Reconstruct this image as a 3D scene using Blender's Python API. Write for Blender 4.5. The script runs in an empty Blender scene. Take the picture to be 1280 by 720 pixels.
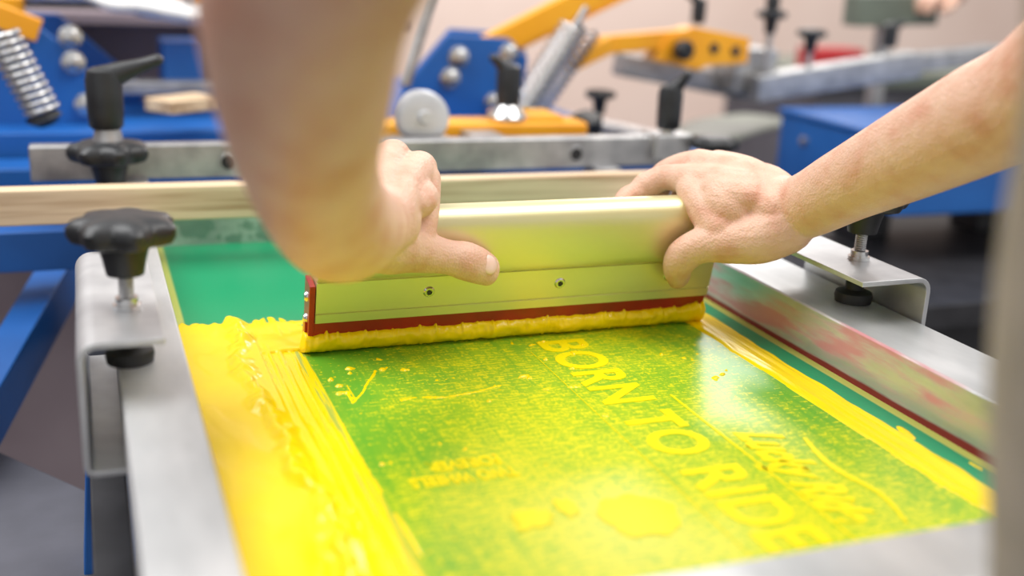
import bpy, math, random
from mathutils import Vector, Matrix, noise
random.seed(7)
V=Vector
scene=bpy.context.scene
scene.view_settings.view_transform='Standard'
COL=bpy.context.collection

# ------------------------------------------------------------ materials
def new_mat(name):
    m=bpy.data.materials.new(name); m.use_nodes=True
    nt=m.node_tree; b=nt.nodes['Principled BSDF']
    return m,nt,b
def mat(name,c1,c2=None,metal=0,rough=.5,scale=20,stretch=(1,1,1),bump=0,bscale=None,coat=0,sss=0,rvar=0,contrast=(.35,.65),spec=.5):
    m,nt,b=new_mat(name); N=nt.nodes; L=nt.links
    b.inputs['Metallic'].default_value=metal; b.inputs['Roughness'].default_value=rough
    b.inputs['Coat Weight'].default_value=coat; b.inputs['Specular IOR Level'].default_value=spec
    tc=N.new('ShaderNodeTexCoord'); mp=N.new('ShaderNodeMapping'); mp.inputs['Scale'].default_value=stretch
    L.new(tc.outputs['Object'],mp.inputs[0])
    n=N.new('ShaderNodeTexNoise'); n.inputs['Scale'].default_value=scale; n.inputs['Detail'].default_value=6
    L.new(mp.outputs[0],n.inputs['Vector'])
    r=N.new('ShaderNodeValToRGB'); c2=c2 or tuple(x*.85 for x in c1)
    r.color_ramp.elements[0].position=contrast[0]; r.color_ramp.elements[1].position=contrast[1]
    r.color_ramp.elements[0].color=(*c2,1); r.color_ramp.elements[1].color=(*c1,1)
    L.new(n.outputs['Fac'],r.inputs[0]); L.new(r.outputs[0],b.inputs['Base Color'])
    if rvar:
        mr=N.new('ShaderNodeMapRange'); mr.inputs['To Min'].default_value=rough-rvar; mr.inputs['To Max'].default_value=rough+rvar
        L.new(n.outputs['Fac'],mr.inputs[0]); L.new(mr.outputs[0],b.inputs['Roughness'])
    if bump:
        n2=N.new('ShaderNodeTexNoise'); n2.inputs['Scale'].default_value=bscale or scale*6; n2.inputs['Detail'].default_value=4
        L.new(mp.outputs[0],n2.inputs['Vector'])
        bp=N.new('ShaderNodeBump'); bp.inputs['Strength'].default_value=bump; bp.inputs['Distance'].default_value=.001
        L.new(n2.outputs['Fac'],bp.inputs['Height']); L.new(bp.outputs[0],b.inputs['Normal'])
    return m
ALU=mat('aluminium_scuffed',(.74,.75,.76),(.50,.51,.53),metal=.75,rough=.42,scale=14,bump=.15,rvar=.08)
STEEL=mat('galvanised_steel',(.54,.54,.54),(.34,.34,.35),metal=.8,rough=.42,scale=30,bump=.1)
CHROME=mat('chrome',(.7,.7,.7),(.6,.6,.6),metal=1,rough=.2)
BLACK=mat('black_plastic',(.022,.024,.027),(.012,.013,.015),rough=.42,scale=40,bump=.2)
RUBBER=mat('black_rubber',(.012,.012,.013),(.008,.008,.009),rough=.55)
BLUE=mat('blue_paint',(.012,.13,.46),(.008,.09,.34),rough=.42,scale=6)
ORANGE=mat('orange_paint',(.95,.44,.012),(.88,.36,.01),rough=.4,scale=8)
WOOD=mat('pine_wood',(.76,.58,.38),(.38,.22,.11),rough=.6,scale=34,stretch=(.10,2.2,2.2),bump=.3,contrast=(.3,.58))
NAIL=mat('fingernail',(.84,.60,.52),(.80,.54,.46),rough=.22,scale=60)
INK=mat('yellow_ink',(.96,.70,.0),(.95,.67,.0),rough=.24,scale=30,bump=.08,bscale=120,spec=.4)
INKTXT=mat('yellow_ink_print',(.90,.74,.0),(.72,.69,.004),rough=.4,scale=240,contrast=(.3,.45),spec=.3)
RED=mat('red_urethane',(.38,.010,.012),(.24,.008,.01),rough=.3,scale=30,coat=.3)
HANDLE=mat('aluminium_ink_reflection',(.80,.76,.48),(.72,.68,.36),metal=.78,rough=.42,scale=9,stretch=(.4,1,1.4),bump=.06,bscale=90)  # aluminium with the yellow ink's reflection tinted into its base colour
FLOORM=mat('concrete_floor',(.10,.09,.105),(.065,.06,.07),rough=.6,scale=4)
WALLM=mat('pink_beige_wall',(.88,.70,.61),(.80,.61,.52),rough=.8,scale=1.2)
MAUVE=mat('mauve_panel',(.32,.26,.28),(.22,.17,.19),rough=.8,scale=2)
DARK=mat('dark_steel',(.03,.03,.035),(.015,.015,.018),rough=.5)
GREY=mat('grey_plate',(.15,.15,.18),(.10,.10,.12),rough=.5,scale=8)
OLIVE=mat('olive_platen',(.16,.19,.15),(.12,.14,.11),rough=.4,scale=8)
SHIRT=mat('khaki_cloth',(.50,.45,.38),(.42,.38,.31),rough=.9,scale=30,bump=.3)
TROUSER=mat('khaki_apron',(.36,.33,.27),(.30,.27,.22),rough=.9,scale=60)
HAIR=mat('brown_hair',(.07,.04,.025),(.03,.018,.012),rough=.6,scale=80,stretch=(1,1,.1))
CLOTH=mat('white_cloth',(.82,.82,.82),(.7,.7,.7),rough=.9,scale=10)
REDP=mat('red_plastic',(.6,.02,.03),(.5,.015,.02),rough=.4)

def skin_mat():
    m,nt,b=new_mat('skin'); N=nt.nodes; L=nt.links
    b.inputs['Roughness'].default_value=.5; b.inputs['Specular IOR Level'].default_value=.4
    b.inputs['Subsurface Weight'].default_value=.12; b.inputs['Subsurface Radius'].default_value=(.01,.004,.002); b.inputs['Subsurface Scale'].default_value=1
    tc=N.new('ShaderNodeTexCoord')
    def nz(s,d): 
        n=N.new('ShaderNodeTexNoise'); n.inputs['Scale'].default_value=s; n.inputs['Detail'].default_value=d; L.new(tc.outputs['Object'],n.inputs['Vector']); return n.outputs['Fac']
    r=N.new('ShaderNodeValToRGB'); e=r.color_ramp.elements
    e[0].position=.30; e[0].color=(.64,.335,.235,1); e[1].position=.68; e[1].color=(.75,.50,.38,1); k=e.new(.48); k.color=(.71,.44,.325,1)
    L.new(nz(34,6),r.inputs[0]); L.new(r.outputs[0],b.inputs['Base Color'])
    v=N.new('ShaderNodeTexVoronoi'); v.inputs['Scale'].default_value=460; L.new(tc.outputs['Object'],v.inputs['Vector'])
    b1=N.new('ShaderNodeBump'); b1.inputs['Strength'].default_value=.55; b1.inputs['Distance'].default_value=.0008; L.new(v.outputs['Distance'],b1.inputs['Height'])
    b2=N.new('ShaderNodeBump'); b2.inputs['Strength'].default_value=.5; b2.inputs['Distance'].default_value=.0022; L.new(nz(95,3),b2.inputs['Height']); L.new(b1.outputs[0],b2.inputs['Normal']); L.new(b2.outputs[0],b.inputs['Normal'])
    return m
SKIN=skin_mat()

def frame_mat():
    m,nt,b=new_mat('screen_frame_aluminium'); N=nt.nodes; L=nt.links
    b.inputs['Metallic'].default_value=.7; b.inputs['Roughness'].default_value=.42
    tc=N.new('ShaderNodeTexCoord'); n=N.new('ShaderNodeTexNoise'); n.inputs['Scale'].default_value=12; n.inputs['Detail'].default_value=7
    mp=N.new('ShaderNodeMapping'); mp.inputs['Scale'].default_value=(1,.35,2.2); L.new(tc.outputs['Object'],mp.inputs[0]); L.new(mp.outputs[0],n.inputs['Vector'])
    n3=N.new('ShaderNodeTexNoise'); n3.inputs['Scale'].default_value=45; n3.inputs['Detail'].default_value=6; L.new(tc.outputs['Object'],n3.inputs['Vector'])
    n4=N.new('ShaderNodeTexNoise'); n4.inputs['Scale'].default_value=60; n4.inputs['Detail'].default_value=5
    mp4=N.new('ShaderNodeMapping'); mp4.inputs['Scale'].default_value=(1,.2,1.5); L.new(tc.outputs['Object'],mp4.inputs[0]); L.new(mp4.outputs[0],n4.inputs['Vector'])
    sp=N.new('ShaderNodeSeparateXYZ'); L.new(tc.outputs['Object'],sp.inputs[0])
    def math_(op,a,c,clamp=False):
        k=N.new('ShaderNodeMath'); k.operation=op; k.use_clamp=clamp
        for i,x in enumerate((a,c)):
            if isinstance(x,(int,float)): k.inputs[i].default_value=x
            else: L.new(x,k.inputs[i])
        return k.outputs[0]
    def ss(x,a,c):
        r=N.new('ShaderNodeMapRange'); r.interpolation_type='SMOOTHSTEP'; r.inputs[1].default_value=a; r.inputs[2].default_value=c; L.new(x,r.inputs[0]); return r.outputs[0]
    X,Y,Z=sp.outputs
    inner=math_('MULTIPLY',ss(X,.6,.644),math_('SUBTRACT',1,ss(X,.6465,.649)))
    stain=math_('MULTIPLY',inner,math_('MULTIPLY',ss(n.outputs['Fac'],.40,.56),ss(n4.outputs['Fac'],.32,.62)))
    red=math_('MULTIPLY',inner,math_('SUBTRACT',1,ss(math_('ADD',Z,math_('MULTIPLY',n.outputs['Fac'],.016)),.0115,.0150)))
    back=math_('MULTIPLY',math_('MULTIPLY',ss(Y,1.36,1.38),math_('SUBTRACT',1,ss(Y,1.387,1.39))),ss(n3.outputs['Fac'],.47,.55))
    base=N.new('ShaderNodeValToRGB'); base.color_ramp.elements[0].color=(.45,.47,.48,1); base.color_ramp.elements[1].color=(.78,.79,.80,1)
    base.color_ramp.elements[0].position=.35; base.color_ramp.elements[1].position=.65; L.new(n.outputs['Fac'],base.inputs[0])
    def mix(f,a,c):
        k=N.new('ShaderNodeMix'); k.data_type='RGBA'
        L.new(f,k.inputs[0]); L.new(a,k.inputs[6]); k.inputs[7].default_value=(*c,1); return k.outputs[2]
    o=mix(math_('MULTIPLY',stain,.8),base.outputs[0],(.58,.15,.18)); o=mix(red,o,(.20,.01,.02)); o=mix(math_('MULTIPLY',back,.6),o,(.12,.26,.22))
    L.new(o,b.inputs['Base Color'])
    met=math_('SUBTRACT',.7,math_('MULTIPLY',math_('ADD',stain,red),.6),True); L.new(met,b.inputs['Metallic'])
    bp=N.new('ShaderNodeBump'); bp.inputs['Strength'].default_value=.2; bp.inputs['Distance'].default_value=.001; L.new(n3.outputs['Fac'],bp.inputs['Height']); L.new(bp.outputs[0],b.inputs['Normal'])
    return m
FRAMEM=frame_mat()

def mesh_fabric_mat():
    m,nt,b=new_mat('screen_fabric'); N=nt.nodes; L=nt.links
    b.inputs['Roughness'].default_value=.30; b.inputs['Specular IOR Level'].default_value=.35; b.inputs['Coat Weight'].default_value=.06; b.inputs['Coat Roughness'].default_value=.15
    tc=N.new('ShaderNodeTexCoord'); sp=N.new('ShaderNodeSeparateXYZ'); L.new(tc.outputs['Object'],sp.inputs[0]); X,Y,Z=sp.outputs
    def mt(op,a,c,clamp=False):
        k=N.new('ShaderNodeMath'); k.operation=op; k.use_clamp=clamp
        for i,x in enumerate((a,c)):
            if isinstance(x,(int,float)): k.inputs[i].default_value=x
            else: L.new(x,k.inputs[i])
        return k.outputs[0]
    def ss(x,a,c):
        r=N.new('ShaderNodeMapRange'); r.interpolation_type='SMOOTHSTEP'; r.inputs[1].default_value=a; r.inputs[2].default_value=c; L.new(x,r.inputs[0]); return r.outputs[0]
    def inv(x): return mt('SUBTRACT',1,x)
    def nz(sc,st=(1,1,1),det=3):
        mp=N.new('ShaderNodeMapping'); mp.inputs['Scale'].default_value=st; L.new(tc.outputs['Object'],mp.inputs[0])
        n=N.new('ShaderNodeTexNoise'); n.inputs['Scale'].default_value=sc; n.inputs['Detail'].default_value=det; L.new(mp.outputs[0],n.inputs['Vector']); return n.outputs['Fac']
    def mix(f,a,c):
        k=N.new('ShaderNodeMix'); k.data_type='RGBA'; L.new(f,k.inputs[0])
        for i,x in ((6,a),(7,c)):
            if isinstance(x,tuple): k.inputs[i].default_value=(*x,1)
            else: L.new(x,k.inputs[i])
        return k.outputs[2]
    big=nz(5); mid=nz(22)
    fine=nz(1,(400,240,1),1); rows=nz(1,(70,430,1),1); drag=nz(1,(330,9,1),3); pull=nz(1,(140,5,1),3)
    pr=mt('MULTIPLY',mt('MULTIPLY',ss(X,.176,.179),inv(ss(X,.583,.590))),inv(ss(Y,.978,.986)))
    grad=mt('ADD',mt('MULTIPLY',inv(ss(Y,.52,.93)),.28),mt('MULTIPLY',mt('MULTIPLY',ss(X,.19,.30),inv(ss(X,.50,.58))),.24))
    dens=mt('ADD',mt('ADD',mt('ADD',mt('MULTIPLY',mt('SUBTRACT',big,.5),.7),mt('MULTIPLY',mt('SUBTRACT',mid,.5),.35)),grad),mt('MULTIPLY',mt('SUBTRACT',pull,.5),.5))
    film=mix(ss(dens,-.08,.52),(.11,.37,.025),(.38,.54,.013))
    speck=ss(mt('ADD',mt('ADD',mt('MULTIPLY',fine,.50),mt('MULTIPLY',rows,.70)),mt('MULTIPLY',dens,.34)),.70,.78)
    film=mix(mt('MULTIPLY',speck,.78),film,(.78,.71,.01))
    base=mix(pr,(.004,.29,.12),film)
    left=mt('MULTIPLY',mt('MULTIPLY',inv(ss(X,.177,.179)),inv(ss(Y,1.05,1.08))),ss(mt('ADD',drag,mt('MULTIPLY',inv(ss(X,.13,.178)),.5)),.42,.52))
    base=mix(left,base,(.90,.67,.0))
    leftbase=mt('MULTIPLY',mt('MULTIPLY',inv(ss(X,.177,.179)),inv(ss(Y,1.05,1.08))),.45)
    base=mix(leftbase,base,(.86,.70,.0))
    edge=mt('MAXIMUM',ss(X,.6345,.6365),inv(ss(X,.0785,.0815)))
    base=mix(mt('MULTIPLY',edge,.8),base,(.60,.58,.12))
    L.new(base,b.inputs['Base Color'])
    bp=N.new('ShaderNodeBump'); bp.inputs['Strength'].default_value=.12; bp.inputs['Distance'].default_value=.0005; L.new(mt('ADD',fine,rows),bp.inputs['Height']); L.new(bp.outputs[0],b.inputs['Normal'])
    return m
FABRIC=mesh_fabric_mat()

# ------------------------------------------------------------ mesh helpers
def obj(name,vs,fs,m,parent=None,smooth=False,bevel=0,seg=2,angle=None):
    me=bpy.data.meshes.new(name); me.from_pydata([tuple(v) for v in vs],[],fs); me.update()
    import bmesh
    bm=bmesh.new(); bm.from_mesh(me); bmesh.ops.recalc_face_normals(bm,faces=bm.faces); bm.to_mesh(me); bm.free()
    if m: me.materials.append(m)
    o=bpy.data.objects.new(name,me); COL.objects.link(o)
    if parent: o.parent=parent
    if smooth:
        for p in me.polygons: p.use_smooth=True
    if bevel:
        b=o.modifiers.new('bevel','BEVEL'); b.width=bevel; b.segments=seg; b.limit_method='ANGLE'; b.angle_limit=math.radians(35)
        for p in me.polygons: p.use_smooth=True
        w=o.modifiers.new('wn','WEIGHTED_NORMAL')
    return o
def empty(name,loc=(0,0,0)):
    e=bpy.data.objects.new(name,None); e.empty_display_size=.05; COL.objects.link(e); return e
def box(name,x0,x1,y0,y1,z0,z1,m,parent=None,bevel=.002):
    vs=[(x,y,z) for x in (x0,x1) for y in (y0,y1) for z in (z0,z1)]
    fs=[(0,1,3,2),(4,6,7,5),(0,4,5,1),(2,3,7,6),(0,2,6,4),(1,5,7,3)]
    return obj(name,vs,fs,m,parent,bevel=bevel)
def beam(name,p0,p1,w,hh,m,parent=None,up=(0,0,1),bevel=.002):
    p0=V(p0);p1=V(p1);t=(p1-p0).normalized();s=t.cross(V(up)).normalized();n=s.cross(t)
    vs=[p+s*a*w/2+n*b*hh/2 for p in (p0,p1) for a,b in ((-1,-1),(1,-1),(1,1),(-1,1))]
    fs=[(0,1,2,3),(4,5,6,7),(0,1,5,4),(1,2,6,5),(2,3,7,6),(3,0,4,7)]
    return obj(name,vs,fs,m,parent,bevel=bevel)
def axes(t):
    t=V(t).normalized(); u=V((0,0,1)) if abs(t.z)<.9 else V((0,1,0))
    s=t.cross(u).normalized(); return t,s,s.cross(t)
def lathe(name,p,axis,prof,m,parent=None,seg=32,smooth=True,lobes=0,amp=0):
    """prof: list of (dist along axis, radius)"""
    t,s,n=axes(axis); p=V(p); vs=[];fs=[]
    for d,r in prof:
        for k in range(seg):
            a=2*math.pi*k/seg; rr=r*(1+(amp*math.cos(lobes*a) if lobes else 0))
            vs.append(p+t*d+s*rr*math.cos(a)+n*rr*math.sin(a))
    for i in range(len(prof)-1):
        for k in range(seg):
            fs.append((i*seg+k,i*seg+(k+1)%seg,(i+1)*seg+(k+1)%seg,(i+1)*seg+k))
    fs.append(tuple(range(seg))); fs.append(tuple((len(prof)-1)*seg+k for k in range(seg)))
    o=obj(name,vs,fs,m,parent,smooth=smooth)
    if smooth:
        e=o.modifiers.new('es','EDGE_SPLIT'); e.split_angle=math.radians(38)
    return o
def cyl(name,p0,p1,r,m,parent=None,seg=24):
    d=(V(p1)-V(p0)); c=min(r*.15,.001)
    return lathe(name,p0,d,[(0,r-c),(c,r),(d.length-c,r),(d.length,r-c)],m,parent,seg)
def prism_xz(name,poly,y0,y1,m,parent=None,bevel=.002):
    n=len(poly); vs=[(x,y0,z) for x,z in poly]+[(x,y1,z) for x,z in poly]
    fs=[tuple(range(n)),tuple(range(n,2*n))]+[(i,(i+1)%n,n+(i+1)%n,n+i) for i in range(n)]
    return obj(name,vs,fs,m,parent,bevel=bevel)
def catmull(P,n):
    out=[]
    for i in range(len(P)-1):
        p0=P[max(i-1,0)];p1=P[i];p2=P[i+1];p3=P[min(i+2,len(P)-1)]
        for k in range(n):
            t=k/n; out.append(tuple(.5*((2*b)+(-a+c)*t+(2*a-5*b+4*c-d)*t*t+(-a+3*b-3*c+d)*t**3) for a,b,c,d in zip(p0,p1,p2,p3)))
    out.append(tuple(P[-1])); return out
def sweep(P,up=(0,0,1),sub=6,seg=16,cap0=1,cap1=1):
    """P rows: x,y,z,ra(side),rb(normal). returns closed verts,faces"""
    Q=catmull([tuple(p) if len(p)==5 else tuple(p)+(p[3],) for p in P],sub); rings=[]
    n=len(Q)
    for i,q in enumerate(Q):
        c=V(q[:3]); t=(V(Q[min(i+1,n-1)][:3])-V(Q[max(i-1,0)][:3])).normalized()
        s=t.cross(V(up)).normalized(); nn=s.cross(t); rings.append((c,t,s,nn,q[3],q[4]))
    full=[]
    c,t,s,nn,a,b=rings[0]
    for k in (80,60,40,20):
        w=math.radians(k); full.append((c-t*math.sin(w)*min(a,b)*cap0,s,nn,a*math.cos(w),b*math.cos(w)))
    for c,t,s,nn,a,b in rings: full.append((c,s,nn,a,b))
    for k in (20,40,60,80):
        w=math.radians(k); full.append((c+t*math.sin(w)*min(a,b)*cap1,s,nn,a*math.cos(w),b*math.cos(w)))
    vs=[];fs=[]
    for c,s,nn,a,b in full:
        for k in range(seg):
            w=2*math.pi*k/seg; vs.append(c+s*a*math.cos(w)+nn*b*math.sin(w))
    m=len(full)
    for i in range(m-1):
        for k in range(seg): fs.append((i*seg+k,i*seg+(k+1)%seg,(i+1)*seg+(k+1)%seg,(i+1)*seg+k))
    fs.append(tuple(reversed(range(seg)))); fs.append(tuple((m-1)*seg+k for k in range(seg)))
    return vs,fs
def tube(name,P,m,parent=None,up=(0,0,1),sub=6,seg=16):
    vs,fs=sweep(P,up,sub,seg); return obj(name,vs,fs,m,parent,smooth=True)
def blend(name,parts,m,parent=None,voxel=.002,smooth=8):
    vs=[];fs=[]
    for a,b in parts:
        o=len(vs); vs+=a; fs+=[tuple(i+o for i in f) for f in b]
    ob=obj(name,vs,fs,m,parent,smooth=True)
    r=ob.modifiers.new('remesh','REMESH'); r.mode='VOXEL'; r.voxel_size=voxel; r.use_smooth_shade=True
    s=ob.modifiers.new('smooth','SMOOTH'); s.factor=.5; s.iterations=smooth
    return ob
def ell(c,rx,ry,rz,seg=16,R=None):
    vs=[];fs=[];c=V(c)
    n=10
    for i in range(1,n):
        a=math.pi*i/n
        for k in range(seg):
            w=2*math.pi*k/seg; p=V((rx*math.sin(a)*math.cos(w),ry*math.sin(a)*math.sin(w),rz*math.cos(a)))
            vs.append(c+(R@p if R else p))
    for i in range(n-2):
        for k in range(seg): fs.append((i*seg+k,i*seg+(k+1)%seg,(i+1)*seg+(k+1)%seg,(i+1)*seg+k))
    fs.append(tuple(range(seg))); fs.append(tuple((n-2)*seg+k for k in range(seg)))
    return vs,fs
def coil(name,p0,p1,R,r,turns,m,parent=None):
    p0=V(p0);p1=V(p1);t,s,n=axes(p1-p0);d=(p1-p0).length
    c=bpy.data.curves.new(name,'CURVE'); c.dimensions='3D'; c.bevel_depth=r; c.bevel_resolution=3
    k=int(turns*14); sp=c.splines.new('POLY'); sp.points.add(k)
    for i in range(k+1):
        a=2*math.pi*turns*i/k; p=p0+t*d*i/k+s*R*math.cos(a)+n*R*math.sin(a); sp.points[i].co=(*p,1)
    c.materials.append(m); o=bpy.data.objects.new(name,c); COL.objects.link(o); o.parent=parent; return o
def star_knob(name,c,R,parent,hub_down=.03,lobes=7,m=BLACK):
    c=V(c); h=R*.55
    lathe(name+'_grip',c-V((0,0,h/2)),(0,0,1),[(0,R*.72),(h*.12,R*.9),(h*.35,R*.97),(h*.65,R*.97),(h*.88,R*.86),(h,R*.62),(h*1.06,R*.3)],m,parent,seg=84,lobes=lobes,amp=.085)
    lathe(name+'_hub',c-V((0,0,h/2+hub_down)),(0,0,1),[(0,R*.36),(hub_down*.5,R*.42),(hub_down,R*.5),(hub_down*1.2,R*.5)],m,parent)
def lever(name,c,h,r,arm,parent,m=BLACK,base=True):
    c=V(c)
    lathe(name+'_barrel',c,(0,0,1),[(0,r*.8),(h*.05,r*.95),(h*.3,r),(h*.8,r*1.02),(h*.95,r*.9),(h,r*.6)],m,parent)
    a=V(arm); top=c+V((0,0,h*.82))
    tube(name+'_arm',[(*(top),r*.85,r*.75),(*(top+a*.35),r*.62,r*.6),(*(top+a*.7),r*.5,r*.42),(*(top+a),r*.55,r*.35)],m,parent,up=(0,0,1) if abs(a.z)<a.length*.9 else (0,1,0))
def threaded(name,p0,p1,r,parent):
    cyl(name,p0,p1,r*.85,CHROME,parent); L_=(V(p1)-V(p0)).length
    coil(name+'_thread',p0,p1,r*.88,r*.22,L_/(.0022),STEEL,parent)

# ------------------------------------------------------------ room
box('floor',-6,8,-3,6,-.90,-.85,FLOORM,None,0)
box('wall_back',-6,8,5.6,5.7,-.85,2.4,WALLM,None,0)
box('wall_left',-6.1,-6,-3,5.7,-.85,2.4,MAUVE,None,0)

# ------------------------------------------------------------ screen frame
scr=empty('screen_printing_frame')
o=[(.013,.41),(.722,.41),(.722,1.44),(.013,1.44)]; i_=[(.064,.466),(.645,.466),(.645,1.385),(.064,1.385)]
vs=[(x,y,z) for z in (-.004,.05) for x,y in o]+[(x,y,z) for z in (-.004,.05) for x,y in i_]
fs=[]
for k in range(4):
    j=(k+1)%4
    fs+=[(k,j,4+j,4+k),(8+k,8+j,12+j,12+k),(4+k,4+j,12+j,12+k),(k,j,8+j,8+k)]
obj('frame_rails',vs,fs,FRAMEM,scr,bevel=.0025,seg=3)
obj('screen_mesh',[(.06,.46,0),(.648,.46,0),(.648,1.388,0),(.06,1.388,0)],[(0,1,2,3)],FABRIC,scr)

# ------------------------------------------------------------ ink heightfield
def nz(x,y,z=0): return noise.noise(V((x,y,z)))
def sm(x,a,b):
    t=max(0,min(1,(x-a)/(b-a))); return t*t*(3-2*t)
def ink_h(x,y):
    h=0
    backlim=1.080+.022*nz(x*28,3.1)+.012*nz(x*110,7)
    if y<backlim and x<.2:
        e=sm(backlim-y,0,.006)
        if x<.140: h=max(h,(.0020+.0016*nz(x*22+nz(x*12,y*9)*1.5,y*9,5)+.0006*sm(nz(x*45,y*14,3),.05,.35))*e)
        xr=.122+.010*nz(1.3,y*7)+.007*nz(4.1,y*24)+.003*nz(2.2,y*70)+.020*sm(1-y,0.05,.5)
        w=.0080+.0040*nz(9,y*15)+.003*nz(3,y*50)
        wob=x+.004*nz(x*60,y*40,12)
        g=math.exp(-((wob-xr)/w)**2)
        lump=.75+.55*nz(x*45,y*30,2)+.40*nz(x*110,y*80,1)
        h=max(h,h*.6+g*.0090*max(.1,lump)*e)
        if x>xr-.002:
            f=1-sm(x,xr+.018,.190)
            sx=x*1000+9*nz(x*18,y*5,3)+9*y
            s=.5+.5*math.sin(sx*.62)+.8*nz(x*420,y*7,1)
            k=f*.9+.55*nz(x*50,y*12,8)-.10
            v=(.0030*s-.0011)*max(0,min(1,k*1.6))*(.8+.6*nz(x*70,y*30,9))
            h=max(h,v*e)
            if x<xr+.026: h=max(h,(.0010+.0012*nz(x*50,y*25,4))*e*(1-sm(x,xr+.014,xr+.026)))
    if .985<y<1.12 and x<.20:
        e=.0014+.0024*nz(x*40,y*40,6)
        if (x-.09)*.6+ (1.115-y) >.0+.02*nz(x*60,y*60): h=max(h,e*sm(.197-x+.01*nz(y*80,2),0,.01)*sm(1.075+.02*nz(x*50,5)-y,0,.01))
    xr=.598+.002*nz(2,y*9)+.0015*nz(5,y*40)
    w=.0175-.003*sm(.70-y,0,.2)+.003*nz(7,y*14)
    d=abs(x-xr)/w
    if d<1 and y<.995:
        h=max(h,.0030*(1-d**4)*(.75+.45*nz(x*300,y*5,3)+.35*nz(x*60,y*20,6))+.0016*math.exp(-((d-.8)/.15)**2)*(.6+nz(2,y*30)))
    if .614<x<.632 and .55<y<.72:
        s=nz(x*75,y*22,11)
        if s>.30: h=max(h,.0012)
    if .182<x<.588 and y<.975:
        c=max(math.exp(-((x-.23)/.05)**2-((y-.91)/.05)**2),.9*math.exp(-((x-.53)/.035)**2-((y-.84)/.06)**2),.8*math.exp(-((x-.42)/.05)**2-((y-.95)/.03)**2),.75*math.exp(-((x-.35)/.05)**2-((y-.86)/.04)**2),.6*(1 if x<.21 else 0))
        s=nz(x*60,y*90,21)+.5*nz(x*200,y*170,4)+.42*c
        if s>.84: h=max(h,.0016*sm(s,.84,1.0)+.0004)
        t=abs((x-.222)-.5*(y-.90)-.006*nz(y*30,3)) if .85<y<.92 and x<.24 else 1
        if t<.0010+.0012*nz(y*60,9): h=max(h,.0008)
        t=abs((y-.845)-.12*(x-.25)-.004*math.sin(x*60)-.003*nz(x*50,2)) if .235<x<.33 else 1
        if t<.0010+.0014*nz(x*70,5): h=max(h,.0008)
    return h
x0,x1,y0,y1=.0645,.638,.467,1.13; st=.0014
nx=int((x1-x0)/st);ny=int((y1-y0)/st)
H=[[ink_h(x0+i*st,y0+j*st) for i in range(nx+1)] for j in range(ny+1)]
vs=[];idx={};fs=[]
def vid(i,j):
    if (i,j) not in idx:
        idx[(i,j)]=len(vs); hh=H[j][i]; vs.append((x0+i*st,y0+j*st,hh if hh>.00025 else -.0004))
    return idx[(i,j)]
for j in range(ny):
    for i in range(nx):
        if max(H[j][i],H[j][i+1],H[j+1][i],H[j+1][i+1])>.00025:
            fs.append((vid(i,j),vid(i+1,j),vid(i+1,j+1),vid(i,j+1)))
ink=empty('yellow_ink')
io=obj('ink_spread',vs,fs,INK,ink,smooth=True)
s_=io.modifiers.new('s','SMOOTH'); s_.factor=.4; s_.iterations=1
# roll of ink pushed along by the blade
vs=[];fs=[];n=620;K=16
for i in range(n+1):
    x=.174+(.598-.174)*i/n
    top=.0210+.0026*nz(x*30,1)+.0015*nz(x*110,2)+.008*max(0,nz(x*190,3)-.2)
    if x>.565: top+=.007*sm(x,.565,.59)*(.8+nz(x*160,9))
    dep=.0155+.0035*nz(x*35,6)+.0018*nz(x*110,5)
    ends=min(1,(x-.174)/.004+.15,(.598-x)/.004+.15)
    for k in range(K+1):
        a=math.pi*k/K; z=top*(1-math.cos(a))/2*ends
        foot=(.014*max(0,nz(x*230,8)-.2)+.009*max(0,nz(x*80,12)-.1))*max(0,1-k/4)
        y=.9835-z*.21-dep*ends*math.sin(a)**.75-foot+.0020*nz(x*90,k*.35,4)+.0010*nz(x*240,k*.3,7)
        vs.append((x,y,z))
for i in range(n):
    for k in range(K): a=i*(K+1)+k; fs.append((a,a+1,a+K+2,a+K+1))
bo=obj('ink_bead',vs,fs,INK,ink,smooth=True); s_=bo.modifiers.new('s','SMOOTH'); s_.factor=.4; s_.iterations=1

# printed artwork
def text(name,body,loc,rotz,size,m,parent,shear=0,off=0.0,ext=.0003,sx=1,space=1):
    c=bpy.data.curves.new(name,'FONT'); c.body=body; c.size=size; c.shear=shear; c.offset=off; c.extrude=ext; c.space_character=space
    c.materials.append(m); o=bpy.data.objects.new(name,c); COL.objects.link(o); o.location=loc; o.rotation_euler=(0,0,rotz); o.scale=(sx,1,1); o.parent=parent; return o
art=empty('printed_artwork')
text('lettering_main','BORN TO RIDE',(.402,.957,.0002),-math.pi/2,.068,INKTXT,art,off=.0016,sx=.86,space=1.05)
text('lettering_script','Lucky Ride',(.480,.715,.0002),-math.pi/2-.08,.050,INKTXT,art,shear=.45,off=.0022,sx=.68)
text('lettering_small','TWO WHEELS',(.283,.704,.0002),math.pi,.021,INKTXT,art,off=.0008,sx=.60)
text('lettering_small_2','FOREVER',(.278,.7255,.0002),math.pi,.021,INKTXT,art,off=.0008,sx=.66)
box('rule_line',.4655,.4678,.48,.80,.0001,.0005,INKTXT,art,0)
box('rule_line_thin',.3855,.3862,.50,.93,.0001,.0004,INKTXT,art,0)
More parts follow.
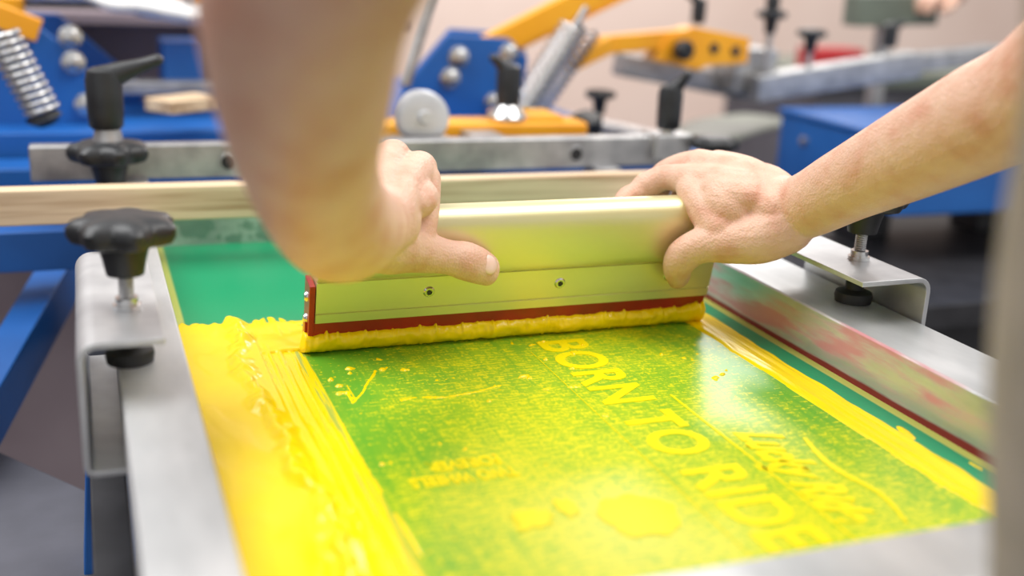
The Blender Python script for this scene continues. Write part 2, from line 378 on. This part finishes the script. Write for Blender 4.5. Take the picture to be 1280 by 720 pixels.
def blob(name,cx,cy,rx,ry,seed,rough=.12):
    v=[(cx,cy,.0006)];N_=60
    for k in range(N_):
        a=2*math.pi*k/N_; r=1+rough*2*noise.noise(V((math.cos(a)*2,math.sin(a)*2,seed)))+rough*noise.noise(V((math.cos(a)*9,math.sin(a)*9,seed)))
        v.append((cx+rx*r*math.cos(a),cy+ry*r*math.sin(a),.0005))
    obj(name,v,[(0,1+k,1+(k+1)%N_) for k in range(N_)],INKTXT,art)
blob('motif_large',.341,.611,.028,.029,2)
blob('motif_small',.268,.625,.015,.013,5,.35)
blob('motif_wheel',.296,.635,.008,.012,8,.3)
tube('script_swash',[(.530,.69,.0004,.002,.0004),(.520,.64,.0004,.003,.0004),(.527,.59,.0004,.0025,.0004),(.517,.55,.0004,.0015,.0004)],INKTXT,art)

# ------------------------------------------------------------ squeegee
sq=empty('squeegee')
TH=math.radians(12)
def SQ(x,n,s): # n towards operator, s up along the squeegee
    return V((x,.985-s*math.sin(TH)-n*math.cos(TH),s*math.cos(TH)-n*math.sin(TH)))
def sq_prism(name,prof,xa,xb,m,bevel=0,smooth=False):
    n=len(prof); vs=[SQ(xa,*p) for p in prof]+[SQ(xb,*p) for p in prof]
    fs=[tuple(range(n)),tuple(range(n,2*n))]+[(i,(i+1)%n,n+(i+1)%n,n+i) for i in range(n)]
    o=obj(name,vs,fs,m,sq,smooth=smooth,bevel=bevel)
    if smooth:
        e=o.modifiers.new('es','EDGE_SPLIT'); e.split_angle=math.radians(32)
    return o
half=[(.0095,.0345),(.0125,.0355),(.0125,.0445),(.0113,.0450),(.0113,.0460),(.0125,.0465),(.0125,.0770),(.0108,.0778),(.0108,.0795),(.0150,.0805),
      (.0172,.0840),(.0182,.0900),(.0186,.0980),(.0188,.1060),(.0186,.1150),(.0182,.1230),(.0172,.1300),(.0150,.1360),(.0112,.1405),(.0060,.1432),(0,.1440)]
prof=half+[(-a,b) for a,b in reversed(half[:-1])]
sq_prism('handle',prof,.186,.595,HANDLE,smooth=True)
sq_prism('blade',[(.0048,0.0005),(.0048,.0335),(-.0048,.0335),(-.0048,.0005)],.178,.594,RED,bevel=.0006)
sq_prism('blade_holder',[(.0098,.0175),(.0104,.0355),(-.0104,.0355),(-.0098,.0175)],.181,.5945,RED,bevel=.0008)
sq_prism('end_plate',[(.011,.018),(.0118,.074),(-.0118,.074),(-.011,.018)],.1800,.1855,RED,bevel=.0008)
for k,x in enumerate((.292,.425,.545)):
    p=SQ(x,.0122,.0615); ax=SQ(x,1.0,.0615)-SQ(x,0,.0615)
    lathe('screw_%d'%k,p,ax,[(0,.0056),(.0006,.0056),(.0018,.0044),(.0018,.0028),(.0008,.0024)],CHROME,sq)
    lathe('screw_socket_%d'%k,p+ax*.0012,ax,[(0,.0024),(.0003,.0023)],DARK,sq,seg=6,smooth=False)
for k,s in enumerate((.035,.058)):
    lathe('end_screw_%d'%k,SQ(.1802,0,s),(-1,0,0),[(0,.005),(.001,.0048),(.003,.003),(.0032,.001)],CHROME,sq)

# ------------------------------------------------------------ operator
op=empty('press_operator')
def P5(p,a,b=None): return (*p,a,b or a)
def finger(a,q,r,up):
    a=V(a); q=[V(x) for x in q]
    return sweep([P5(a,r*1.18),P5((a+q[0])/2+V((0,.004,.004)),r*1.0),P5(q[0],r*1.12),P5((q[0]+q[1])/2,r*.93),P5(q[1],r*1.0),P5(q[2],r*.82)],up=up,sub=4)
# left arm
parts=[]
parts.append(sweep([P5((.175,.37,.475),.056,.054),P5((.115,.435,.412),.052),P5((.094,.491,.357),.0485),P5((.103,.560,.295),.0440),P5((.119,.625,.245),.0380,.040),
  P5((.142,.690,.203),.037,.040),P5((.166,.755,.176),.0385,.040),P5((.190,.815,.160),.036,.037),P5((.210,.862,.150),.034,.033),P5((.228,.895,.148),.036,.030)],up=(.2,-.3,1),sub=6,seg=28))
Lk={'index':(.284,.974,.172),'middle':(.262,.985,.181),'ring':(.238,.984,.180),'pinky':(.215,.972,.170)}
wr=(.218,.872,.152)
for k,(n_,p) in enumerate(Lk.items()):
    p=V(p); w=V(wr)+V((.014-.011*k,0,0)); mid=(p+w)/2+V((0,0,.008))
    parts.append(sweep([P5(w,.020,.021),P5(mid,.0180,.0180),P5(p,.0172,.0168)],sub=5))
parts.append(ell((.250,.930,.158),.038,.050,.022))
fl={'index':[(.290,1.014,.152),(.289,1.018,.118),(.287,1.002,.095)],'middle':[(.265,1.024,.158),(.265,1.026,.118),(.265,1.006,.092)],
    'ring':[(.239,1.022,.154),(.240,1.022,.116),(.240,1.002,.094)],'pinky':[(.215,1.008,.148),(.216,1.012,.118),(.218,.998,.100)]}
for n_,q in fl.items(): parts.append(finger(Lk[n_],q,.0138 if n_!='pinky' else .0115,(1,0,0)))
parts.append(sweep([P5((.212,.872,.138),.029,.027),P5((.236,.897,.124),.0275,.026),P5((.260,.914,.113),.0215),P5((.280,.9205,.106),.0182,.0172),P5((.298,.923,.101),.0160,.0150),P5((.313,.925,.0965),.0180,.0164),P5((.328,.929,.090),.0175,.0142),P5((.340,.9335,.0835),.0155,.0112)],up=(.2,-.9,.4),sub=5))
parts.append(sweep([P5((.266,.922,.122),.0185),P5((.275,.940,.143),.0185),P5((.283,.962,.164),.0180)],up=(1,0,0),sub=4))
parts.append(sweep([P5((.205,.872,.140),.022),P5((.210,.910,.146),.022),P5((.216,.955,.160),.018)],up=(1,0,0),sub=4))
blend('left_arm',parts,SKIN,op,voxel=.0018,smooth=5)
def nail(name,c,t,nrm,w,l):
    t=V(t).normalized(); nrm=V(nrm).normalized(); s=t.cross(nrm).normalized(); nrm=s.cross(t)
    R=Matrix((t,s,nrm)).transposed(); vs,fs=ell(c,l/2,w/2,.0030,R=R); obj(name,vs,fs,NAIL,op,smooth=True)
nail('left_thumb_nail',V((.335,.9320,.0865))+V((.0012,-.0118,.0060)),(.030,.009,-.015),(.06,-.88,.46),.0185,.0200)
# right arm
parts=[]
parts.append(sweep([P5((.585,.40,.50),.056,.054),P5((.630,.48,.435),.052),P5((.662,.58,.350),.049),P5((.671,.645,.290),.046,.045),P5((.665,.700,.255),.045,.0435),P5((.656,.765,.215),.041,.039),
   P5((.648,.83,.176),.0355,.034),P5((.641,.884,.143),.0320,.0315),P5((.626,.915,.136),.034,.032)],up=(.3,-.3,1),sub=6,seg=28))
Rk={'index':(.562,.975,.154),'middle':(.583,.985,.167),'ring':(.604,.983,.166),'pinky':(.622,.966,.157)}
wr=(.630,.898,.138)
for k,(n_,p) in enumerate(Rk.items()):
    p=V(p); w=V(wr)+V((-.018+.010*k,0,0)); mid=(p+w)/2+V((0,0,.009))
    parts.append(sweep([P5(w,.022,.022),P5(mid,.0190,.0190),P5(p,.0162,.0156)],sub=5))
parts.append(ell((.594,.935,.149),.037,.045,.026))
parts.append(ell((.580,.925,.136),.026,.032,.030))
fl={'index':[(.536,1.004,.142),(.514,1.006,.126),(.500,.994,.104)],'middle':[(.562,1.022,.146),(.552,1.020,.112),(.548,1.002,.092)],
    'ring':[(.592,1.022,.145),(.584,1.020,.110),(.580,1.000,.092)],'pinky':[(.620,1.004,.138),(.614,1.008,.110),(.609,.992,.096)]}
for n_,q in fl.items(): parts.append(finger(Rk[n_],q,.0130 if n_!='pinky' else .0115,(1,0,.1)))
parts.append(sweep([P5((.628,.890,.124),.029,.028),P5((.602,.894,.113),.0270,.026),P5((.578,.904,.107),.0225),P5((.560,.914,.103),.0190,.0180),P5((.547,.922,.096),.0170,.0160),P5((.541,.930,.085),.0180,.0164),P5((.543,.939,.072),.0168,.0140),P5((.549,.946,.061),.0142,.0110)],up=(.1,-.9,.4),sub=5))
parts.append(sweep([P5((.570,.914,.118),.020),P5((.567,.938,.134),.0200),P5((.564,.960,.147),.0175)],up=(1,0,0),sub=4))
parts.append(sweep([P5((.636,.892,.124),.025),P5((.632,.925,.132),.024),P5((.624,.955,.147),.018)],up=(1,0,0),sub=4))
blend('right_arm',parts,SKIN,op,voxel=.0018,smooth=5)
nail('right_thumb_nail',V((.5465,.943,.0660))+V((-.0024,-.0118,.0040)),(.006,.008,-.013),(-.14,-.9,.35),.0170,.0190)
# body
parts=[]
parts.append(sweep([P5((.480,.231,-.02),.155,.105),P5((.455,.248,.12),.142,.10),P5((.439,.261,.25),.142,.10),P5((.438,.265,.34),.142,.10),P5((.436,.275,.42),.155,.10),P5((.41,.30,.48),.17,.09),P5((.40,.33,.53),.10,.07)],up=(0,1,0),seg=28))
parts.append(sweep([P5((.17,.37,.485),.062),P5((.25,.345,.505),.068),P5((.40,.32,.50),.08),P5((.52,.35,.515),.068),P5((.59,.39,.50),.062)],up=(0,0,1),seg=20))
blend('shirt',parts,SHIRT,op,voxel=.006,smooth=6)
parts=[]
parts.append(sweep([P5((.484,.226,.02),.150,.105),P5((.492,.217,-.08),.160,.115),P5((.50,.21,-.14),.150,.11)],up=(0,1,0),seg=28))
for s,x in ((-1,.50),(1,.50)):
    parts.append(sweep([P5((x+s*.08,.20,-.10),.085),P5((x+s*.09,.20,-.28),.078),P5((x+s*.095,.20,-.46),.056),P5((x+s*.095,.19,-.62),.055),P5((x+s*.095,.17,-.79),.045)],up=(0,1,0)))
blend('trousers',parts,TROUSER,op,voxel=.007,smooth=4)
for k,x in enumerate((.405,.595)):
    vs,fs=sweep([P5((x,.13,-.815),.036,.034),P5((x,.20,-.812),.04,.036),P5((x,.29,-.825),.043,.024),P5((x,.34,-.83),.034,.018)],up=(0,0,1)); obj('shoe_%d'%k,vs,fs,BLACK,op,smooth=True)
hc=V((.40,.41,.70)); parts=[sweep([P5((.40,.335,.53),.055),P5((.40,.37,.60),.05),P5((.40,.39,.65),.05)],up=(0,1,0)),ell(hc,.074,.095,.10),ell(hc+V((0,.035,-.06)),.05,.05,.045),
  sweep([P5(hc+V((0,.085,.01)),.008),P5(hc+V((0,.105,-.02)),.013),P5(hc+V((0,.09,-.03)),.011)],up=(1,0,0)),ell(hc+V((.078,.0,-.01)),.01,.02,.03),ell(hc+V((-.078,.0,-.01)),.01,.02,.03),ell(hc+V((0,.078,-.062)),.024,.012,.008)]
blend('head',parts,SKIN,op,voxel=.004,smooth=3)
parts=[ell(hc+V((0,-.015,.025)),.083,.098,.095)]; blend('hair',parts,HAIR,op,voxel=.005,smooth=2)
for s in (-1,1):
    vs,fs=ell(hc+V((s*.03,.082,.005)),.012,.008,.008); obj('eye_%d'%s,vs,fs,CLOTH,op,smooth=True)
    vs,fs=ell(hc+V((s*.03,.0885,.005)),.005,.003,.005); obj('iris_%d'%s,vs,fs,DARK,op,smooth=True)

# ------------------------------------------------------------ frame clamps
def sheet(name,path,t,y0,y1,m,parent):
    n=len(path); P=[V((x,z)) for x,z in path]; L_=[];R_=[]
    for i,p in enumerate(P):
        d=(P[min(i+1,n-1)]-P[max(i-1,0)]).normalized(); nn=V((-d.y,d.x)); L_.append(p+nn*t/2);R_.append(p-nn*t/2)
    poly=[(q.x,q.y) for q in L_]+[(q.x,q.y) for q in reversed(R_)]
    n=len(L_); vs=[(x,y0,z) for x,z in poly]+[(x,y1,z) for x,z in poly]; N2=len(poly)
    fs=[(i,(i+1)%N2,N2+(i+1)%N2,N2+i) for i in range(N2)]
    for i in range(n-1):
        a,b,c,d=i,i+1,N2-2-i,N2-1-i; fs+=[(a,b,c,d),(N2+a,N2+d,N2+c,N2+b)]
    o=obj(name,vs,fs,m,parent,bevel=.0006); return o
def clamp(mirror,xweb,xend,y0,y1,bx,by,name):
    c=empty(name); s=-1 if mirror else 1; r=.012
    zt=.0905; zb=-.0075
    cx=xweb+s*r
    top=[(xend,zt)]+[(cx+math.cos(math.radians(a))*r*s, zt-r+math.sin(math.radians(a))*r) for a in (90,105,120,135,150,165,180)]
    bot=[(cx+math.cos(math.radians(a))*r*.5*s-s*r*.5, zb+r*.5+math.sin(math.radians(a))*r*.5) for a in (180,200,225,250,270)]
    path=top+bot+[(xweb+s*.040,zb)]
    sheet('bracket',path,.0048,y0,y1,ALU,c)
    threaded('bolt',(bx,by,.062),(bx,by,.125),.0052,c)
    lathe('flange_nut',(bx,by,.0930),(0,0,1),[(0,.0105),(.0035,.0105),(.0035,.0085),(.009,.0085)],CHROME,c,seg=24)
    lathe('foot',(bx,by,.0500),(0,0,1),[(0,.0175),(.006,.0185),(.010,.0175),(.012,.012),(.013,.009),(.020,.009),(.021,.006)],RUBBER,c)
    star_knob('knob',(bx,by,.155),.0385,c,hub_down=.024)
    return c
clamp(False,-.0135,.044,.785,1.03,.022,.86,'frame_clamp')
clamp(True,.7285,.652,.795,.985,.700,.865,'frame_clamp')

# ------------------------------------------------------------ wooden slat + crossbar
ws=empty('wooden_slat'); beam('slat',(-.45,1.315,.0735),(.715,1.315,.0700),.026,.040,WOOD,ws,bevel=.002)
cb=empty('steel_crossbar')
box('bar',-.065,.80,1.45,1.475,.070,.114,STEEL,cb,.003)
for k,x in enumerate((.169,.655)):
    cyl('hole_rim_%d'%k,(x,1.4485,.090),(x,1.4502,.090),.0125,STEEL,cb); cyl('hole_%d'%k,(x,1.4478,.090),(x,1.4500,.090),.0095,RUBBER,cb)
star_knob('clamp_knob',(.0255,1.42,.112),.046,cb,hub_down=.028)
lathe('clamp_collar',(.0255,1.42,.122),(0,0,1),[(0,.018),(.018,.015),(.024,.013)],STEEL,cb)
cyl('clamp_stud',(.0255,1.42,.048),(.0255,1.42,.145),.008,CHROME,cb)
lever('clamp_lever',(.0245,1.42,.140),.072,.021,(.062,.0,.022),cb)
box('end_block',.775,.835,1.435,1.485,.080,.118,STEEL,cb,.003)
cyl('end_stud',(.80,1.45,.115),(.80,1.45,.14),.010,CHROME,cb)
lever('end_lever',(.80,1.45,.124),.064,.018,(.018,-.012,.028),cb)
star_knob('end_knob',(.862,1.42,.108),.036,cb,hub_down=.022)
cyl('end_knob_stud',(.862,1.42,.06),(.862,1.42,.10),.006,CHROME,cb)
box('end_plate',.80,.885,1.41,1.49,.062,.072,STEEL,cb,.002)
for k,x in enumerate((.03,.68)): box('bar_foot_%d'%k,x,x+.04,1.43,1.475,.048,.072,STEEL,cb,.002)

# ------------------------------------------------------------ central press head
ph=empty('press_head')
poly=[(.500,.060),(.524,.128),(.601,.218),(.716,.213),(.753,.180),(.742,.060)]
prism_xz('side_plate_front',poly,1.90,1.915,BLUE,ph); prism_xz('side_plate_rear',[(x+.05,z) for x,z in poly],2.04,2.055,BLUE,ph)
box('carriage',.49,.86,1.84,2.16,-.06,.075,BLUE,ph,.004)
for k,(x,z) in enumerate(((.621,.181),(.606,.144),(.715,.188),(.690,.10))):
    lathe('bolt_%d'%k,(x,1.90,z),(0,-1,0),[(0,.018),(.004,.018),(.005,.013),(.014,.013),(.016,.010)],CHROME,ph,seg=24)
beam('lift_arm',(.665,1.93,.185),(.97,1.93,.335),.03,.042,ORANGE,ph)
beam('lift_arm_rear',(.715,2.02,.17),(1.02,2.02,.31),.02,.03,ORANGE,ph)
beam('lift_link',(.90,2.0,.192),(1.13,2.0,.214),.03,.034,ORANGE,ph)
beam('lift_link_lower',(.86,1.96,.165),(.95,1.98,.20),.03,.03,ORANGE,ph)
coil('spring',(.705,1.82,.085),(.805,1.82,.245),.022,.0045,14,CHROME,ph)
coil('spring_rear',(.785,1.95,.075),(.89,1.95,.225),.022,.0045,13,CHROME,ph)
cyl('spring_rod',(.70,1.82,.075),(.825,1.82,.275),.006,STEEL,ph)
coil('return_spring',(.470,1.7,.155),(.515,1.7,.305),.0075,.0022,28,STEEL,ph)
beam('register_bar',(.385,1.62,.100),(.735,1.62,.098),.07,.030,ORANGE,ph,bevel=.005)
box('register_block',.60,.70,1.60,1.68,.110,.122,ORANGE,ph,.004)
box('slide_plate',.36,.50,1.52,1.60,.070,.100,STEEL,ph,.003)
lathe('cone_washer',(.612,1.62,.116),(0,0,1),[(0,.032),(.004,.032),(.022,.014),(.03,.012)],CHROME,ph)
lever('lock_lever',(.612,1.62,.136),.062,.019,(-.026,0,.020),ph)
lathe('adjusting_wheel',(.446,1.535,.134),(-.1,-1,.1),[(0,.034),(.002,.037),(.016,.037),(.018,.034),(.018,.020),(.024,.020),(.024,.033),(.026,.035),(.040,.035),(.042,.031),(.042,.010),(.046,.010),(.056,.008),(.056,.004)],ALU,ph,seg=40)
cyl('wheel_shaft',(.446,1.50,.136),(.442,1.62,.128),.010,STEEL,ph)
lathe('bumper',(.79,1.72,.055),(0,-.3,1),[(0,.02),(.03,.026),(.05,.024),(.055,.018)],BLACK,ph)
lathe('bumper_cap',(.745,1.66,.095),(-.2,-1,.2),[(0,.018),(.02,.020),(.03,.016)],BLACK,ph)
beam('bumper_post',(.90,1.9,.04),(.90,1.9,.10),.025,.025,BLACK,ph)
star_knob('rear_knob',(.90,1.9,.115),.028,ph)
beam('support_rail',(.30,1.60,.045),(.98,1.60,.045),.05,.04,BLUE,ph)
beam('column_arm',(.66,2.0,-.03),(.66,2.55,-.03),.16,.10,BLUE,ph)
beam('crossbar_link',(.55,1.475,.09),(.55,1.60,.09),.05,.03,STEEL,ph)
prism_xz('yellow_yoke',[(1.05,.170),(1.075,.215),(1.13,.235),(1.20,.225),(1.262,.215),(1.262,.165),(1.17,.160),(1.15,.150)],1.98,2.03,ORANGE,ph)
for k,(x,z) in enumerate(((1.18,.195),(1.23,.19))): cyl('yoke_hole_%d'%k,(x,1.975,z),(x,1.985,z),.010,DARK,ph)
lathe('yoke_knob',(1.10,1.97,.192),(0,-1,0),[(0,.018),(.02,.020),(.028,.014)],BLACK,ph)
sa=empty('steel_screen_arm')
beam('arm_lower',(1.03,2.1,.150),(1.364,2.1,.096),.05,.046,STEEL,sa,bevel=.004)
beam('arm_upper',(1.290,2.0,.112),(1.695,2.0,.166),.05,.055,STEEL,sa,bevel=.004)
beam('arm_end',(1.68,2.02,.165),(1.93,2.02,.190),.06,.036,STEEL,sa,bevel=.004)
box('arm_block',1.26,1.36,2.02,2.12,.10,.19,STEEL,sa,.004)
for k,(x,z) in enumerate(((1.319,.262),(1.421,.226))):
    cyl('knob_stud_%d'%k,(x,2.0,.12),(x,2.0,z),.007,STEEL,sa); star_knob('arm_knob_%d'%k,(x,2.0,z),.030,sa)
lever('arm_lever',(1.319,2.0,.255),.05,.014,(-.02,0,.02),sa)
lever('arm_lever_2',(1.15,2.0,.24),.05,.014,(-.03,0,.015),sa)
lever('arm_lever_3',(1.62,2.0,.20),.05,.016,(.03,0,.01),sa)
pl=empty('printing_platen'); 
vs,fs=sweep([P5((1.16,2.0,.0),.06,.008),P5((1.32,2.14,.01),.09,.008),P5((1.5,2.25,.01),.08,.008)]); obj('board',vs,fs,OLIVE,pl,smooth=True)
beam('board_arm',(1.20,2.05,-.025),(1.05,2.5,-.025),.05,.04,STEEL,pl)
pl2=empty('printing_platen'); box('board',.12,.60,.50,1.30,-.05,-.03,GREY,pl2,.006); beam('board_arm',(.36,.9,-.075),(.40,1.6,-.075),.06,.05,STEEL,pl2)
pb=empty('steel_column'); lathe('column',(.62,2.95,-.85),(0,0,1),[(0,.30),(.03,.30),(.04,.14),(.74,.14),(.76,.38),(.84,.38)],BLUE,pb,seg=40)
fr=empty('blue_stand')
beam('leg_a',(-.02,1.62,-.06),(-.16,1.15,-.18),.04,.06,BLUE,fr)
beam('leg_b',(.005,1.0,-.09),(-.055,.96,-.85),.045,.045,BLUE,fr,up=(0,1,0))
beam('leg_c',(.66,1.70,-.12),(.66,1.70,-.85),.06,.06,BLUE,fr,up=(0,1,0))
beam('beam_left',(-.30,1.45,-.01),(.10,1.45,-.01),.05,.05,BLUE,fr)
beam('shelf_plate',(-.20,1.25,-.20),(.02,.95,-.20),.16,.008,GREY,fr)
beam('rail_low',(.0,.55,-.12),(.0,1.5,-.12),.03,.05,DARK,fr)

# ------------------------------------------------------------ left press head
lh=empty('press_head')
prism_xz('side_plate',[(-.24,.215),(-.052,.215),(-.02,.190),(.045,.105),(.045,.040),(-.24,.020)],1.90,1.92,BLUE,lh)
prism_xz('side_plate_rear',[(-.24,.225),(-.03,.225),(.10,.105),(.10,.040),(-.24,.020)],2.10,2.12,BLUE,lh)
box('carriage',-.30,.24,1.82,2.15,-.02,.070,BLUE,lh,.004)
box('carriage_front',-.30,.20,1.72,1.80,-.06,.035,BLUE,lh,.004)
for k,(x,z) in enumerate(((-.012,.205),(-.010,.166),(.005,.10))): lathe('bolt_%d'%k,(x+.0,1.90,z),(0,-1,0),[(0,.018),(.004,.018),(.005,.013),(.014,.013),(.016,.010)],CHROME,lh,seg=24)
coil('spring',(-.052,1.70,.115),(-.10,1.70,.225),.022,.0045,11,CHROME,lh)
lathe('spring_seat',(-.048,1.70,.10),(-.2,0,.6),[(0,.012),(.01,.024),(.016,.02)],BLACK,lh)
beam('lift_arm',(-.055,1.88,.215),(-.25,1.88,.29),.03,.034,ORANGE,lh)
beam('lift_arm_2',(-.08,2.05,.235),(-.3,2.05,.235),.04,.04,ORANGE,lh)
box('arm_block',.13,.20,2.0,2.1,.10,.19,BLUE,lh,.004)
beam('slide_rail',(-.05,1.98,.118),(.22,1.98,.118),.04,.02,STEEL,lh)
wb=empty('wood_offcut'); beam('block',(.105,1.76,.117),(.185,1.82,.117),.06,.02,WOOD,wb)
cl=empty('white_cloth'); vs,fs=sweep([P5((-.06,2.05,.262),.05,.012),P5((.03,2.03,.262),.07,.014),P5((.12,2.0,.245),.06,.016),P5((.22,2.0,.235),.05,.016)]); 
vs=[v+V((0,0,.008*noise.noise(v*22))) for v in vs]; obj('folded_cloth',vs,fs,CLOTH,cl,smooth=True)
sh=empty('equipment_shelf')
box('shelf_top',-.7,.60,2.15,2.5,.205,.225,MAUVE,sh); box('shelf_body',-.7,.28,2.25,2.5,-.85,.205,MAUVE,sh)
box('tray',-.1,.15,2.25,2.4,.225,.26,DARK,sh); box('tray_2',.2,.42,2.25,2.4,.225,.25,STEEL,sh); cyl('roller',(.22,2.2,.25),(.42,2.3,.25),.02,ORANGE,sh)

# ------------------------------------------------------------ right blue cabinet and surroundings
bc=empty('blue_control_box')
box('housing',1.32,1.95,1.55,1.93,-.055,.072,BLUE,bc,.006); box('lid',1.315,1.955,1.545,1.935,.072,.084,BLUE,bc,.004)
for k,(y,z) in enumerate(((1.84,.03),(1.62,.03))): lathe('bolt_%d'%k,(1.32,y,z),(-1,0,0),[(0,.011),(.004,.010),(.006,.005)],CHROME,bc)
beam('leg',(1.45,1.8,-.055),(1.45,1.8,-.15),.08,.08,DARK,bc,up=(0,1,0)); beam('leg_2',(1.75,1.8,-.055),(1.75,1.8,-.15),.08,.08,DARK,bc,up=(0,1,0))
dt=empty('dark_workbench'); box('top',.95,2.3,1.35,1.96,-.19,-.15,DARK,dt); box('body',1.0,2.25,1.45,1.94,-.85,-.19,DARK,dt)
rb=empty('far_bench'); box('top',2.1,3.4,2.9,3.5,.00,.04,OLIVE,rb); box('cabinet',2.15,3.35,2.95,3.5,-.85,.0,GREY,rb)
box('red_tray',2.12,2.30,2.95,3.05,.04,.11,REDP,rb)
pk=empty('squeegee_rack'); beam('rack',(1.70,2.25,.262),(1.93,2.25,.270),.06,.07,OLIVE,pk); beam('post',(1.80,2.25,-.85),(1.80,2.25,.25),.03,.03,STEEL,pk,up=(0,1,0))
parts=[sweep([P5((2.05,2.32,.345),.05),P5((1.99,2.25,.315),.036),P5((1.93,2.22,.300),.036,.022),P5((1.90,2.20,.292),.035,.02)],up=(0,0,1))]
for k in range(4): parts.append(sweep([P5((1.91,2.185+.018*k,.298),.011),P5((1.875-.004*k,2.18+.018*k,.292),.010),P5((1.866,2.18+.018*k,.268),.009)],up=(0,1,0)))
parts.append(sweep([P5((1.95,2.20,.30),.014),P5((1.915,2.16,.285),.011),P5((1.885,2.155,.272),.010)]))
w2=empty('second_worker_hand'); blend('hand',parts,SKIN,w2,voxel=.004,smooth=3)

# ------------------------------------------------------------ lights
w=bpy.data.worlds.new('world'); scene.world=w; w.use_nodes=True; bg=w.node_tree.nodes['Background']; bg.inputs[0].default_value=(1,.985,.97,1); bg.inputs[1].default_value=.76
def area(name,loc,target,size,sy,power,col=(1,1,1)):
    l=bpy.data.lights.new(name,'AREA'); l.shape='RECTANGLE'; l.size=size; l.size_y=sy; l.energy=power; l.color=col
    o=bpy.data.objects.new(name,l); COL.objects.link(o); o.location=loc; o.rotation_euler=(V(target)-V(loc)).to_track_quat('-Z','Y').to_euler(); return o
area('window_light',(2.9,4.9,2.0),(.4,1,0),1.1,.6,26,(1,.98,.96))
area('ceiling_lamp',(-1.0,1.6,2.3),(.35,1.1,0),1.8,1.8,68)
area('ceiling_lamp',(1.6,.6,2.4),(.6,1.5,0),1.5,1.5,50,(1,.97,.94))
area('ceiling_lamp',(2.2,3.6,2.35),(2.4,5.4,.3),1.2,1.2,65)

# ------------------------------------------------------------ camera
cam=bpy.data.cameras.new('camera'); co=bpy.data.objects.new('camera',cam); COL.objects.link(co)
f=1399.5
dX=V((3760,250,-f)).normalized(); dY=V((-551,453,-f)).normalized(); dZ=dX.cross(dY).normalized(); dY=dZ.cross(dX)
co.matrix_world=Matrix.Translation((0,0,.37))@Matrix((dX,dY,dZ)).to_4x4()
cam.lens=f/1280*36; cam.sensor_width=36; cam.clip_start=.02
cam.dof.use_dof=True; cam.dof.focus_distance=1.03; cam.dof.aperture_fstop=2.1
scene.camera=co
